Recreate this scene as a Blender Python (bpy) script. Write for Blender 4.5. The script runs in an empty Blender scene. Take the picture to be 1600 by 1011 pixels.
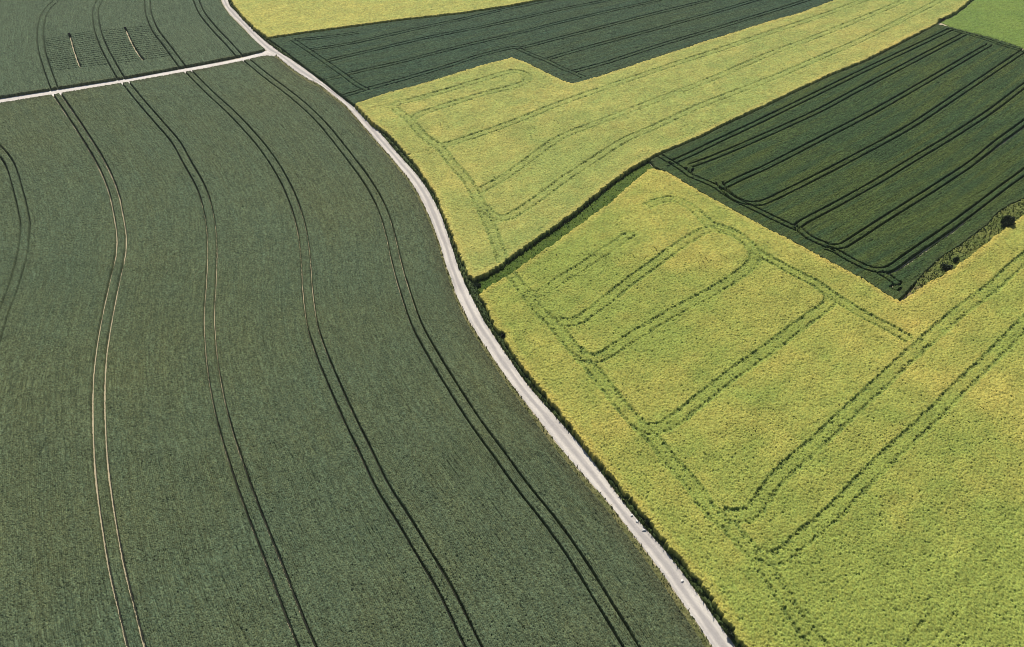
import bpy, math, random, json
import numpy as np
from mathutils import Vector

# world layout in metres (x right of the camera, y ahead of it, ground at z = 0)
P = json.loads('''{"roadL":[[-113.46,310.7],[-105.88,288.54],[-101.14,275.1],[-97.67,267.5],[-93.71,260.22],[-89.64,253.8],[-85.38,247.07],[-81.68,240.61],[-78.06,234.91],[-74.86,230.63],[-70.78,226.48],[-66.83,220.79],[-63.12,215.76],[-59.43,211.34],[-57.09,208.74],[-53.82,205.77],[-44.55,192.94],[-36.51,178.43],[-28.32,163.69],[-24.15,155.85],[-21.33,149.45],[-18.9,142.86],[-16.69,135.93],[-14.89,129.63],[-13.43,123.48],[-11.97,118.28],[-10.7,113.34],[-8.88,108.27],[-7.55,104.68],[-5.08,99.38],[-2.74,94.54],[-0.11,89.35],[3.29,83.21],[6.44,77.5],[9.14,72.9],[11.72,68.9],[13.77,65.75],[15.69,62.32],[18.36,57.46],[20.24,53.84],[21.79,50.5],[23.13,47.9],[24.52,44.68],[25.73,41.84],[26.98,38.84]],"roadR":[[-110.76,310.7],[-103.57,288.54],[-98.91,275.1],[-96.27,268.74],[-92.43,262.61],[-88.21,255.53],[-84.06,248.73],[-80.64,243.27],[-76.7,237.47],[-73.08,232.63],[-69.57,227.93],[-66.52,224.56],[-63.15,220.33],[-59.68,216.21],[-56.9,212.43],[-54.37,208.74],[-43.02,194.1],[-37.46,185.13],[-32.03,175.04],[-25.85,163.54],[-22.01,156.72],[-19.28,150.81],[-16.94,144.67],[-14.99,138.85],[-13.35,132.38],[-11.8,126.29],[-10.63,121.36],[-8.99,115.88],[-6.93,110.12],[-4.88,104.68],[-2.83,100.22],[0.0,94.22],[2.66,88.91],[6.16,83.21],[9.9,77.25],[12.48,72.54],[14.25,68.9],[16.79,64.12],[19.18,60.36],[21.17,57.17],[23.11,53.38],[24.62,50.23],[26.34,46.64],[27.27,44.68],[28.58,41.84],[29.98,38.84]],"sideU":[[-157.99,187.68],[-139.13,197.02],[-109.23,210.03],[-90.2,219.4],[-80.85,224.56],[-76.0,228.91],[-73.75,230.88]],"sideD":[[-156.06,184.41],[-137.28,193.33],[-107.95,206.62],[-89.18,215.99],[-75.87,222.19],[-71.68,224.56],[-67.35,223.14]],"w0":[[-155.74,184.52],[-136.93,193.28],[-107.7,206.62],[-88.92,215.8],[-79.76,221.08],[-75.75,223.91],[-73.37,225.11],[-71.22,224.87],[-69.39,222.73],[-65.98,217.62],[-62.32,212.67],[-58.69,208.32],[-56.38,205.77],[-53.11,202.65],[-43.44,189.48],[-35.43,174.95],[-27.66,160.7],[-23.76,153.17],[-21.04,146.89],[-18.74,140.44],[-16.68,133.87],[-14.96,127.9],[-13.54,122.05],[-12.14,116.91],[-10.86,112.03],[-9.14,107.02],[-7.85,103.66],[-5.38,98.25],[-3.15,93.46],[-0.56,88.33],[2.74,82.26],[5.97,76.36],[8.71,71.71],[11.11,67.99],[13.06,64.89],[15.04,61.4],[17.63,56.7],[19.45,53.22],[20.97,49.91],[22.35,47.09],[23.7,44.16],[24.85,41.5],[26.16,38.52],[-81.76,38.52],[-175.89,175.29]],"w1":[[-157.56,187.62],[-138.79,196.99],[-108.99,210.05],[-90.16,219.92],[-82.03,224.63],[-77.81,227.53],[-75.47,229.0],[-74.99,230.24],[-78.0,234.51],[-81.48,239.7],[-85.03,245.6],[-89.27,252.3],[-93.32,258.68],[-97.26,265.94],[-100.54,272.86],[-105.25,286.18],[-112.78,308.17],[-235.76,308.17]],"r0":[[-108.35,306.65],[-101.3,284.77],[-96.74,271.51],[-94.32,265.86],[-90.75,259.78],[-86.58,252.77],[-82.73,246.58],[-79.61,242.23],[-75.91,237.73],[-65.5,242.23],[-51.24,247.69],[-36.49,253.34],[-15.94,259.78],[0.0,266.79],[8.14,271.51],[46.24,289.65],[79.81,306.65]],"w2":[[-75.26,237.09],[-72.13,232.99],[-67.99,227.53],[-63.59,221.32],[-59.19,215.35],[-55.49,210.48],[-52.85,207.04],[-49.46,202.03],[-46.01,197.19],[-42.18,191.95],[-34.8,198.2],[-26.6,203.5],[-18.13,209.88],[-9.29,217.0],[0.0,222.81],[4.67,218.83],[9.16,212.95],[13.5,207.72],[16.56,204.76],[20.06,206.44],[32.31,215.19],[47.99,226.89],[61.85,236.95],[83.04,251.91],[95.64,259.78],[109.93,271.51],[140.89,295.39],[154.79,306.65],[79.81,306.65],[46.24,289.65],[8.14,271.51],[0.0,266.79],[-15.94,259.78],[-36.49,253.34],[-51.24,247.69],[-65.5,242.23],[-75.91,237.73]],"r1":[[-42.18,191.95],[-34.8,198.2],[-26.6,203.5],[-18.13,209.88],[-9.29,217.0],[0.0,222.81],[4.67,218.83],[9.16,212.95],[13.5,207.72],[16.56,204.76],[20.06,206.44],[32.31,215.19],[47.99,226.89],[61.85,236.95],[83.04,251.91],[95.64,259.78],[109.93,271.51],[140.89,295.39],[154.79,306.65],[186.23,306.65],[168.84,284.77],[157.64,271.51],[152.45,265.24],[146.13,258.59],[139.81,253.63],[137.0,249.37],[127.56,241.16],[117.03,231.84],[103.12,219.76],[90.92,210.75],[79.09,201.03],[67.94,191.56],[51.66,178.16],[47.19,174.09],[41.56,169.82],[36.11,165.7],[32.77,162.62],[28.51,158.72],[21.62,150.48],[13.73,139.5],[6.6,131.11],[0.0,123.35],[-2.5,119.99],[-7.23,115.94],[-8.64,117.34],[-9.98,122.08],[-11.52,127.05],[-12.86,132.04],[-14.19,136.07],[-15.27,140.0],[-16.55,144.33],[-17.85,148.3],[-20.13,153.26],[-22.39,158.72],[-25.19,164.15],[-28.67,170.47],[-32.03,176.11],[-35.69,180.59],[-39.86,187.81]],"r2":[[-6.35,111.48],[-5.21,113.59],[-3.66,115.15],[-2.46,116.34],[-0.74,118.14],[1.51,120.61],[4.72,124.21],[6.45,126.17],[13.41,134.39],[20.95,143.3],[27.11,151.86],[31.53,157.84],[33.1,158.43],[36.22,156.39],[42.68,147.5],[48.21,140.25],[53.45,133.68],[58.51,127.94],[63.11,121.87],[67.66,116.73],[71.03,110.91],[71.87,109.98],[75.05,112.05],[79.4,115.34],[85.82,119.78],[93.27,125.73],[101.26,132.51],[109.56,139.0],[128.99,154.39],[151.16,171.77],[223.37,227.87],[160.39,123.56],[93.19,38.33],[31.43,38.33],[29.07,41.45],[27.92,44.1],[26.72,46.86],[25.36,50.01],[24.22,52.68],[22.23,55.75],[20.04,59.37],[17.92,63.29],[15.25,67.89],[12.99,71.71],[12.0,73.51],[10.37,76.49],[8.68,79.59],[7.11,82.4],[5.58,85.17],[3.79,88.18],[0.65,93.93],[-0.44,96.3],[-1.45,98.91],[-1.58,100.41],[-3.19,102.28],[-4.53,105.96],[-5.3,108.5],[-6.08,110.72]],"w3":[[32.77,162.62],[36.11,165.7],[41.56,169.82],[47.19,174.09],[51.66,178.16],[67.94,191.56],[79.09,201.03],[90.92,210.75],[103.12,219.76],[117.03,231.84],[127.56,241.16],[137.67,250.6],[141.03,247.81],[144.45,243.97],[148.95,239.7],[152.89,235.02],[155.55,230.48],[165.29,219.92],[174.13,209.61],[230.34,237.09],[155.55,178.69],[132.85,161.0],[113.05,145.57],[109.22,143.23],[104.97,140.19],[100.46,135.53],[96.29,132.0],[91.08,127.68],[87.35,125.04],[83.8,122.05],[79.2,117.51],[71.87,109.98],[71.03,110.91],[67.66,116.73],[63.11,121.87],[58.51,127.94],[53.45,133.68],[48.21,140.25],[42.68,147.5],[36.22,156.39],[33.52,159.32]],"meadow":[[139.81,253.63],[146.13,258.59],[152.45,265.24],[157.64,271.51],[168.84,284.77],[186.23,306.65],[234.48,309.69],[174.99,210.65],[166.11,221.0],[156.32,231.62],[153.65,236.18],[149.69,240.88],[145.16,245.18],[141.72,249.03]],"strip":[[-7.53,116.44],[-2.8,120.49],[-0.3,123.85],[6.3,131.61],[13.43,140.0],[21.32,150.98],[28.21,159.22],[32.47,163.12],[33.52,159.32],[33.4,157.93],[31.83,157.34],[27.41,151.36],[21.25,142.8],[13.71,133.89],[6.75,125.67],[5.02,123.71],[1.81,120.11],[-0.44,117.64],[-2.16,115.84],[-3.36,114.65],[-4.91,113.09],[-6.05,110.98],[-7.33,111.05],[-8.71,115.09]],"hedge":[[72.17,109.48],[75.35,111.55],[79.7,114.84],[86.12,119.28],[93.57,125.23],[101.56,132.01],[109.86,138.5],[129.29,153.89],[151.46,171.27],[223.67,227.37],[230.04,237.49],[155.25,179.09],[132.55,161.4],[112.75,145.97],[108.92,143.63],[104.67,140.59],[100.16,135.93],[95.99,132.4],[90.78,128.08],[87.05,125.44],[83.5,122.45],[78.9,117.91]],"vergeR":[[-110.76,310.7],[-103.57,288.54],[-98.91,275.1],[-96.27,268.74],[-92.43,262.61],[-88.21,255.53],[-84.06,248.73],[-80.64,243.27],[-76.7,237.47],[-73.08,232.63],[-69.57,227.93],[-66.52,224.56],[-63.15,220.33],[-59.68,216.21],[-56.9,212.43],[-54.37,208.74],[-43.02,194.1],[-37.46,185.13],[-32.03,175.04],[-25.85,163.54],[-22.01,156.72],[-19.28,150.81],[-16.94,144.67],[-14.99,138.85],[-13.35,132.38],[-11.8,126.29],[-10.63,121.36],[-8.99,115.88],[-6.93,110.12],[-4.88,104.68],[-2.83,100.22],[0.0,94.22],[2.66,88.91],[6.16,83.21],[9.9,77.25],[12.48,72.54],[14.25,68.9],[16.79,64.12],[19.18,60.36],[21.17,57.17],[23.11,53.38],[24.62,50.23],[26.34,46.64],[27.27,44.68],[28.58,41.84],[29.67,41.45],[28.52,44.1],[27.32,46.86],[25.96,50.01],[24.82,52.68],[22.83,55.75],[20.64,59.37],[18.52,63.29],[15.85,67.89],[13.59,71.71],[12.6,73.51],[10.97,76.49],[9.28,79.59],[7.71,82.4],[6.18,85.17],[4.39,88.18],[1.25,93.93],[0.16,96.3],[-0.85,98.91],[-0.98,100.41],[-2.59,102.28],[-3.93,105.96],[-4.7,108.5],[-5.48,110.72],[-5.75,111.48],[-6.63,115.94],[-8.04,117.34],[-9.38,122.08],[-10.92,127.05],[-12.26,132.04],[-13.59,136.07],[-14.67,140.0],[-15.95,144.33],[-17.25,148.3],[-19.53,153.26],[-21.79,158.72],[-24.59,164.15],[-28.07,170.47],[-31.43,176.11],[-35.09,180.59],[-39.26,187.81],[-42.13,192.9],[-45.41,197.19],[-48.86,202.03],[-52.25,207.04],[-54.89,210.48],[-58.59,215.35],[-62.99,221.32],[-67.39,227.53],[-71.53,232.99],[-74.66,237.09],[-75.31,237.73],[-79.01,242.23],[-82.13,246.58],[-85.98,252.77],[-90.15,259.78],[-93.72,265.86],[-96.14,271.51],[-100.7,284.77],[-107.75,306.65]],"vergeL":[[-70.78,226.48],[-66.83,220.79],[-63.12,215.76],[-59.43,211.34],[-57.09,208.74],[-53.82,205.77],[-44.55,192.94],[-36.51,178.43],[-28.32,163.69],[-24.15,155.85],[-21.33,149.45],[-18.9,142.86],[-16.69,135.93],[-14.89,129.63],[-13.43,123.48],[-11.97,118.28],[-10.7,113.34],[-8.88,108.27],[-7.55,104.68],[-5.08,99.38],[-2.74,94.54],[-0.11,89.35],[3.29,83.21],[6.44,77.5],[9.14,72.9],[11.72,68.9],[13.77,65.75],[15.69,62.32],[18.36,57.46],[20.24,53.84],[21.79,50.5],[23.13,47.9],[24.52,44.68],[25.73,41.84],[25.71,38.52],[24.4,41.5],[23.25,44.16],[21.9,47.09],[20.52,49.91],[19.0,53.22],[17.18,56.7],[14.59,61.4],[12.61,64.89],[10.66,67.99],[8.26,71.71],[5.52,76.36],[2.29,82.26],[-1.01,88.33],[-3.6,93.46],[-5.83,98.25],[-8.3,103.66],[-9.59,107.02],[-11.31,112.03],[-12.59,116.91],[-13.99,122.05],[-15.41,127.9],[-17.13,133.87],[-19.19,140.44],[-21.49,146.89],[-24.21,153.17],[-28.11,160.7],[-35.88,174.95],[-43.89,189.48],[-53.56,202.65],[-56.83,205.77],[-59.14,208.32],[-62.77,212.67],[-66.43,217.62],[-69.84,222.73],[-71.67,224.87]],"W0t":{"T0":[[-144.75,188.74],[-137.39,181.13],[-128.47,171.97],[-119.1,161.6],[-110.37,148.23],[-104.18,137.96],[-101.76,133.16],[-98.12,124.18],[-95.08,114.54],[-92.8,105.59],[-89.93,96.3],[-86.64,87.17]],"T1":[[-125.21,199.99],[-115.18,186.52],[-106.24,174.28],[-97.31,161.6],[-89.89,149.58],[-84.59,139.19],[-80.95,131.3],[-78.4,123.96],[-76.41,115.92],[-73.19,103.66],[-70.51,94.71],[-67.92,87.46],[-64.98,80.25],[-62.16,73.88],[-59.46,68.22],[-55.77,61.09],[-52.2,54.61],[-48.93,49.22],[-45.85,44.16],[-41.87,38.16]],"T2":[[-109.28,207.47],[-99.87,194.44],[-89.39,180.43],[-82.91,171.64],[-76.88,161.6],[-70.06,150.13],[-65.09,139.19],[-62.08,130.84],[-60.06,124.18],[-57.82,115.92],[-56.08,109.03],[-54.55,103.66],[-50.98,93.46],[-47.43,84.89],[-44.17,78.02],[-41.53,73.03],[-38.93,68.22],[-35.6,62.33],[-31.04,54.52],[-27.68,48.7],[-24.91,44.16],[-21.18,38.52]],"T3":[[-94.01,214.9],[-82.53,199.19],[-73.32,187.25],[-63.38,172.95],[-56.45,161.6],[-50.93,150.95],[-46.94,141.7],[-43.66,132.46],[-41.1,123.11],[-38.81,113.57],[-35.96,103.66],[-33.06,96.46],[-29.56,89.06],[-25.8,81.45],[-22.59,75.36],[-18.86,68.22],[-15.29,62.65],[-11.86,57.09],[-8.5,51.59],[-4.67,44.16],[-1.64,38.52]],"T4":[[-79.25,222.73],[-69.29,209.61],[-58.86,196.4],[-48.87,181.84],[-37.53,161.6],[-32.34,151.5],[-28.4,142.21],[-25.42,132.46],[-22.98,122.68],[-20.38,113.57],[-17.15,103.66],[-13.41,95.34],[-9.32,87.17],[-5.51,79.98],[-2.03,74.12],[1.39,68.22],[5.18,62.33],[8.55,56.41],[11.46,50.52],[14.56,44.16],[17.47,38.52]]},"W1t":{"A1":[[-158.21,286.18],[-157.32,272.86],[-156.37,263.48],[-153.47,253.44],[-147.65,239.7],[-141.78,228.02],[-135.28,216.71],[-130.19,208.32],[-126.66,202.44],[-124.67,199.19]],"A2":[[-145.37,286.18],[-142.41,272.86],[-139.78,262.88],[-133.23,247.81],[-126.56,235.02],[-119.25,222.73],[-111.1,209.61],[-109.14,206.62]],"A3":[[-131.61,286.18],[-126.06,272.86],[-121.21,260.47],[-114.17,246.15],[-106.4,233.75],[-96.44,217.84],[-94.23,214.45]],"A4":[[-115.33,286.18],[-109.15,272.86],[-103.21,260.17],[-94.61,245.6],[-87.79,235.02],[-81.75,225.35],[-79.69,222.26]]},"rowTop":[[[-145.37,237.34],[-132.5,244.51]],[[-130.76,244.24],[-116.17,248.92]]],"rowBot":[[[-132.57,213.78],[-117.87,218.99]],[[-116.1,218.99],[-100.89,225.11]]],"bare":[[[-138.9,240.76],[-133.39,230.48],[-128.81,222.26],[-125.43,216.71]],[[-123.36,246.15],[-118.16,236.57],[-113.41,228.51],[-108.78,221.55]]],"W3t":{"D1":[[38.31,161.75],[43.95,166.21],[50.82,171.97],[66.32,184.7],[101.27,214.01],[121.62,230.73],[139.99,245.88]],"D2":[[41.76,159.81],[46.54,162.81],[54.46,168.41],[64.05,175.62],[79.62,187.62],[95.04,201.01],[117.58,220.38],[142.81,242.09]],"D3":[[48.15,150.81],[52.54,154.3],[60.09,159.81],[76.16,172.79],[97.25,190.05],[124.1,213.56],[142.69,229.99],[145.17,231.98],[146.46,233.5]],"D4":[[47.21,152.61],[47.6,149.58],[48.7,146.63],[50.35,144.53],[52.11,143.62],[53.93,143.62],[56.29,144.66],[67.21,152.75],[78.7,161.6],[100.14,178.69],[123.98,200.4],[152.44,226.56],[169.57,242.36]],"D5":[[60.16,134.82],[61.85,136.5],[70.72,143.1],[83.06,152.61],[94.25,161.9],[110.65,175.29],[126.24,188.74],[142.14,203.68],[171.11,230.48]],"D6":[[60.09,134.58],[60.5,132.69],[61.49,130.61],[63.38,128.57],[64.99,127.46],[67.14,127.68],[69.56,129.48],[80.42,138.33],[95.55,150.4],[109.4,161.9],[119.79,171.64],[131.03,181.49],[157.27,205.35]],"D7":[[65.09,126.13],[67.83,122.36],[69.68,120.37],[71.3,119.65],[73.34,119.76],[75.68,121.31],[80.33,125.15],[95.21,137.1],[110.85,150.4],[118.71,156.88],[140.71,175.29]],"DH1":[[34.55,166.21],[36.29,163.42],[38.4,160.4],[40.26,157.17],[41.39,155.15],[43.79,153.03],[45.95,150.67],[47.01,148.77],[49.34,145.05],[52.36,141.7],[54.86,138.94],[57.52,136.01],[59.83,133.63]],"DH2":[[63.62,127.23],[65.09,126.13]],"DH3":[[71.67,118.93],[72.59,117.72],[73.43,116.31],[74.0,115.23]],"DX":[[72.41,113.57],[73.57,114.73]],"DF":[[138.89,246.15],[141.9,243.7],[147.18,237.6],[149.45,234.0],[154.32,228.02],[163.77,217.16]]},"W2t":{"E0":[[-67.51,237.09],[-59.86,238.65],[-48.53,242.89]],"E1":[[-60.96,229.0],[-58.82,229.99],[-52.84,232.49],[-43.76,237.6],[-33.12,244.51],[-20.79,252.02],[-11.63,257.8],[0.0,265.32],[13.26,272.86],[27.11,280.74],[49.08,293.23]],"E2":[[-54.37,220.38],[-52.92,221.79],[-48.65,224.63],[-36.76,232.23],[-25.03,239.7],[-10.26,247.53],[0.0,253.44],[16.13,263.48],[30.82,271.58],[49.88,282.08],[72.73,294.67]],"E3":[[-47.22,211.14],[-40.69,215.35],[-32.87,219.92],[-19.37,229.25],[-9.87,235.28],[0.0,241.29],[15.58,251.73],[34.84,263.48],[46.5,270.31],[63.25,280.74],[89.84,297.59]],"E4":[[-40.21,201.62],[-31.51,207.47],[-18.61,217.16],[-9.55,224.87],[0.0,230.73],[2.92,230.73],[13.93,237.86],[22.68,243.43],[42.12,256.34],[66.05,271.58],[86.8,284.81],[114.83,302.05]],"E5":[[10.79,222.26],[15.31,225.59],[24.42,231.98],[40.37,242.36],[63.52,258.09],[82.56,271.58],[100.32,284.12],[126.79,302.05]],"E6":[[17.82,213.34],[28.17,219.92],[43.93,231.73],[60.76,243.43],[85.36,260.77],[102.08,272.86],[137.67,299.07]],"EH1":[[-68.11,237.09],[-60.96,228.02],[-54.16,219.22],[-47.23,210.05],[-43.09,204.3],[-39.98,201.21]],"EH2":[[1.55,230.24],[6.11,225.11],[10.72,220.38],[14.26,215.8],[17.75,212.23],[20.28,209.18]],"EX1":[[-52.71,207.25],[-48.65,209.83]],"EX2":[[-46.46,196.79],[-40.51,201.21]]},"R1t":{"F0":[[-30.95,190.43],[-30.32,192.33],[-25.77,194.65],[-17.53,200.22],[-8.96,206.44],[-3.63,210.31],[0.0,212.51],[2.92,211.63],[4.69,208.58],[3.57,205.18],[0.0,202.26],[-8.67,197.21],[-16.96,191.18],[-23.32,186.33],[-25.5,183.07]],"FH":[[-30.82,189.3],[-28.57,185.6],[-26.25,182.36],[-21.9,173.75],[-17.7,168.22],[-14.14,160.51],[-10.83,154.1],[-8.4,147.76],[-6.81,142.27],[-5.73,138.26],[-4.27,133.21],[-2.85,127.05],[-1.64,121.45]],"F2":[[-17.56,168.54],[-14.71,170.15],[-11.82,172.1],[0.0,180.94],[12.76,191.95],[26.48,202.26],[46.44,217.0],[62.68,228.36],[80.42,241.43],[99.55,255.07],[120.93,271.51],[153.52,297.59]],"F3":[[-7.82,147.5],[-5.19,150.34],[-2.19,153.54],[3.01,160.51],[11.86,172.76],[24.68,183.07],[43.37,197.41],[58.88,209.66],[76.17,224.48],[94.63,238.52],[122.63,260.98],[135.22,271.51],[164.37,295.39]],"F4":[[-6.1,141.76],[-4.94,139.25],[-3.4,137.65],[-1.36,137.4],[0.68,139.0],[3.05,141.76],[7.09,146.7],[12.43,153.82],[18.87,161.41],[27.52,171.45],[36.42,178.85],[50.92,191.37],[71.71,206.66],[89.4,220.93],[109.03,236.95],[132.02,257.7],[145.68,270.24],[171.41,295.39]],"F5":[[-37.63,187.43],[-35.37,189.3],[-30.95,190.43]],"F6":[[-25.13,163.53],[-21.43,164.77],[-17.67,167.9]]},"R2t":{"G0":[[29.12,141.76],[31.45,143.55],[33.71,144.59],[36.07,144.46],[38.79,141.51],[40.45,137.77],[41.83,134.39]],"GH":[[-0.62,118.55],[0.98,115.34],[2.64,112.05],[5.25,106.5],[7.67,102.97],[9.52,99.08],[11.5,95.19],[13.63,91.61],[15.69,87.31],[17.81,82.81],[19.92,79.33],[21.96,76.11],[23.77,72.07],[26.11,68.11],[27.64,64.03],[29.95,60.89],[31.65,57.98],[33.47,54.53],[34.26,52.05],[35.12,49.15],[36.12,46.45],[37.27,43.7],[39.32,38.7]],"G1":[[2.64,112.24],[3.83,111.57],[5.4,112.05],[7.27,113.78],[9.83,116.53],[13.1,119.58],[19.32,125.95],[25.19,132.04]],"G2":[[8.06,104.19],[9.99,103.67],[12.35,104.54],[16.52,108.68],[21.25,114.17],[26.46,119.58],[32.13,125.51],[35.99,129.29],[39.87,132.51],[42.66,133.21],[45.99,131.35],[47.95,128.39],[48.73,125.07],[47.19,121.24],[43.1,116.93],[35.85,111.1],[29.1,106.14],[22.62,100.92],[16.48,95.66],[14.39,94.4],[12.56,94.71],[11.04,96.63]],"GR":[[41.92,134.87],[46.31,131.58],[49.04,125.29],[51.28,122.5],[54.63,118.55],[57.9,114.95],[59.86,111.48],[62.28,107.95],[64.91,104.72],[67.24,102.28],[69.64,99.08]],"G4":[[58.65,113.39],[59.69,110.91],[57.64,108.13],[52.98,104.19],[48.51,100.41],[43.46,95.98],[37.46,91.16],[31.03,85.45],[26.4,81.18],[23.57,79.06],[21.01,78.54],[19.19,79.85]],"G5":[[187.35,192.33],[145.95,158.14],[118.9,136.07],[101.41,122.71],[90.79,113.59],[81.71,106.68],[77.15,102.8],[68.58,95.5],[60.52,88.33],[53.08,81.72],[46.25,75.74],[38.32,68.79],[34.17,63.82],[31.66,62.66],[29.52,63.08]],"G6":[[189.56,181.29],[138.2,141.0],[108.59,117.34],[91.52,102.97],[81.93,94.71],[73.23,87.31],[65.18,80.38],[57.95,74.49],[51.16,68.79],[44.69,62.97],[40.37,59.77],[36.3,56.62],[34.44,56.04],[32.97,57.0]],"G7":[[133.6,104.19],[85.7,72.31],[71.4,62.76],[64.78,58.18],[57.39,51.16],[49.93,44.82],[45.07,40.17]]},"shrub":[[104.13,135.21],[85.5,120.32],[88.1,122.84]],"cornerbush":[[140.6,254.95]],"weeds":[[24.49,53.57],[27.03,45.74],[-1.37,101.06],[19.14,62.01],[-5.14,110.12],[-6.39,115.48]],"stones":[[16.9,63.48],[17.5,62.53],[18.3,61.07],[22.35,53.38],[22.61,48.58],[18.34,64.88]],"shade_board":[[-139.02,241.02],[-123.36,246.15]],"grey":[[-80.59,246.8]],"bare3":[[[73.14,118.53],[75.02,119.55],[77.07,121.0],[80.38,123.64],[87.08,129.02],[95.92,136.26]],[[110.02,161.6],[119.26,169.86],[129.89,179.21],[145.49,193.28]],[[37.23,161.6],[38.12,160.55]],[[36.5,159.81],[37.5,160.4]],[[40.71,158.92],[41.2,157.46]],[[42.3,158.63],[41.7,156.88]],[[46.67,150.67],[47.06,149.04]],[[47.66,149.85],[48.07,149.04]],[[60.02,135.29],[60.23,133.63]],[[64.58,126.57],[65.15,125.91]],[[70.87,119.14],[71.15,118.53]]],"gold":[[64.92,123.56,9,5],[71.38,90.41,9,4],[31.24,81.18,8,3],[69.1,104.19,12,8],[40.73,123.56,7,4],[93.5,119.37,14,6],[79.58,85.31,8,8],[-23.68,190.43,6,5],[14.99,79.85,5,3],[15.55,196.22,10,8],[34.97,152.98,10,8],[118.94,236.95,20,14],[-80.62,259.18,14,10],[-8.64,150.2,6,3]],"greenp":[[63.38,53.42,16,16],[44.05,48.12,12,10],[12.47,119.37,10,8],[22.6,100.75,8,6],[57.01,196.22,18,12],[12.09,161.71,12,10]]}''')
WHEAT, RAPE = 0.82, 1.2
SUN_AZ, SUN_EL = math.radians(-4), math.radians(44)
CAM_H, PITCH = 92.0, 41.34
rng = np.random.default_rng(11)
random.seed(5)
scene = bpy.context.scene
COL = scene.collection

# ------------------------------------------------------------------ helpers
def lerp(a, b, t): return a + (b - a) * t
def sstep(a, b, x):
    t = np.clip((x - a) / (b - a), 0, 1); return t * t * (3 - 2 * t)

def hash2(ix, iy, seed):
    h = (ix.astype(np.int64) * 374761393 + iy.astype(np.int64) * 668265263 + seed * 1442695041) & 0xffffffff
    h = ((h ^ (h >> 13)) * 1274126177) & 0xffffffff
    h = ((h ^ (h >> 16)) * 2246822519) & 0xffffffff
    return ((h ^ (h >> 15)) & 0xffffff).astype(np.float32) / np.float32(0xffffff)

def vn(x, y, seed=0):                                   # smooth value noise, 0..1
    ix = np.floor(x); iy = np.floor(y)
    fx = (x - ix).astype(np.float32); fy = (y - iy).astype(np.float32)
    ix = ix.astype(np.int64); iy = iy.astype(np.int64)
    fx = fx * fx * (3 - 2 * fx); fy = fy * fy * (3 - 2 * fy)
    a = hash2(ix, iy, seed); b = hash2(ix + 1, iy, seed)
    c = hash2(ix, iy + 1, seed); d = hash2(ix + 1, iy + 1, seed)
    return lerp(lerp(a, b, fx), lerp(c, d, fx), fy)

def fbm(x, y, s, seed=0, n=4):
    t = 0; a = .5; w = 0
    for k in range(n):
        t = t + a * vn(x / s + k * 17.3, y / s - k * 9.1, seed + k); w += a; a *= .55; s *= .5
    return t / w

def smooth_line(pts, step=1.0, closed=False):           # Catmull-Rom, resampled
    p = np.array(pts, float)
    q = np.vstack([2 * p[0] - p[1], p, 2 * p[-1] - p[-2]])
    out = []
    for i in range(1, len(q) - 2):
        a, b, c, d = q[i - 1], q[i], q[i + 1], q[i + 2]
        n = max(2, int(np.hypot(*(c - b)) / step))
        for t in np.arange(n) / n:
            out.append(.5 * (2 * b + (c - a) * t + (2 * a - 5 * b + 4 * c - d) * t * t + (3 * b - a - 3 * c + d) * t ** 3))
    out.append(p[-1])
    return np.array(out)

def inside_grid(xs, ys, poly):                          # even-odd test on a regular grid
    par = np.zeros((len(ys), len(xs) + 1), np.int32)
    for i in range(len(poly)):
        (x0, y0), (x1, y1) = poly[i], poly[(i + 1) % len(poly)]
        if y0 == y1: continue
        lo, hi = min(y0, y1), max(y0, y1)
        r = np.nonzero((ys >= lo) & (ys < hi))[0]
        if not len(r): continue
        xc = x0 + (ys[r] - y0) * (x1 - x0) / (y1 - y0)
        np.add.at(par, (r, np.searchsorted(xs, xc)), 1)
    return (np.cumsum(par, 1)[:, :-1] % 2).astype(bool)

def inside_pts(x, y, poly):
    r = np.zeros(len(x), bool)
    for i in range(len(poly)):
        (x0, y0), (x1, y1) = poly[i], poly[(i + 1) % len(poly)]
        if y0 == y1: continue
        c = ((y0 > y) != (y1 > y)) & (x < (x1 - x0) * (y - y0) / (y1 - y0) + x0)
        r ^= c
    return r

def seg_dist(X, Y, xs, ys, line, reach, flat=False, closed=False):
    """distance to a polyline, filled only within reach of it (grid slices)"""
    D = np.full(X.shape, 1e3, np.float32); S = np.zeros(X.shape, np.float32)
    n = len(line); acc = 0.0
    for i in range(n if closed else n - 1):
        a = line[i]; b = line[(i + 1) % n]
        L = math.hypot(b[0] - a[0], b[1] - a[1])
        if L < 1e-6: continue
        j0, j1 = np.searchsorted(xs, [min(a[0], b[0]) - reach, max(a[0], b[0]) + reach])
        i0, i1 = np.searchsorted(ys, [min(a[1], b[1]) - reach, max(a[1], b[1]) + reach])
        if j1 > j0 and i1 > i0:
            x = X[i0:i1, j0:j1] - a[0]; y = Y[i0:i1, j0:j1] - a[1]
            ux, uy = (b[0] - a[0]) / L, (b[1] - a[1]) / L
            t = np.clip(x * ux + y * uy, 0, L)
            d = np.hypot(x - t * ux, y - t * uy)
            if flat and i == 0: d = np.where(x * ux + y * uy < 0, 1e3, d)
            if flat and i == n - 2: d = np.where(x * ux + y * uy > L, 1e3, d)
            sub = D[i0:i1, j0:j1]; m = d < sub
            sub[m] = d[m]
            S[i0:i1, j0:j1][m] = (acc + t)[m]
        acc += L
    return D, S

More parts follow.
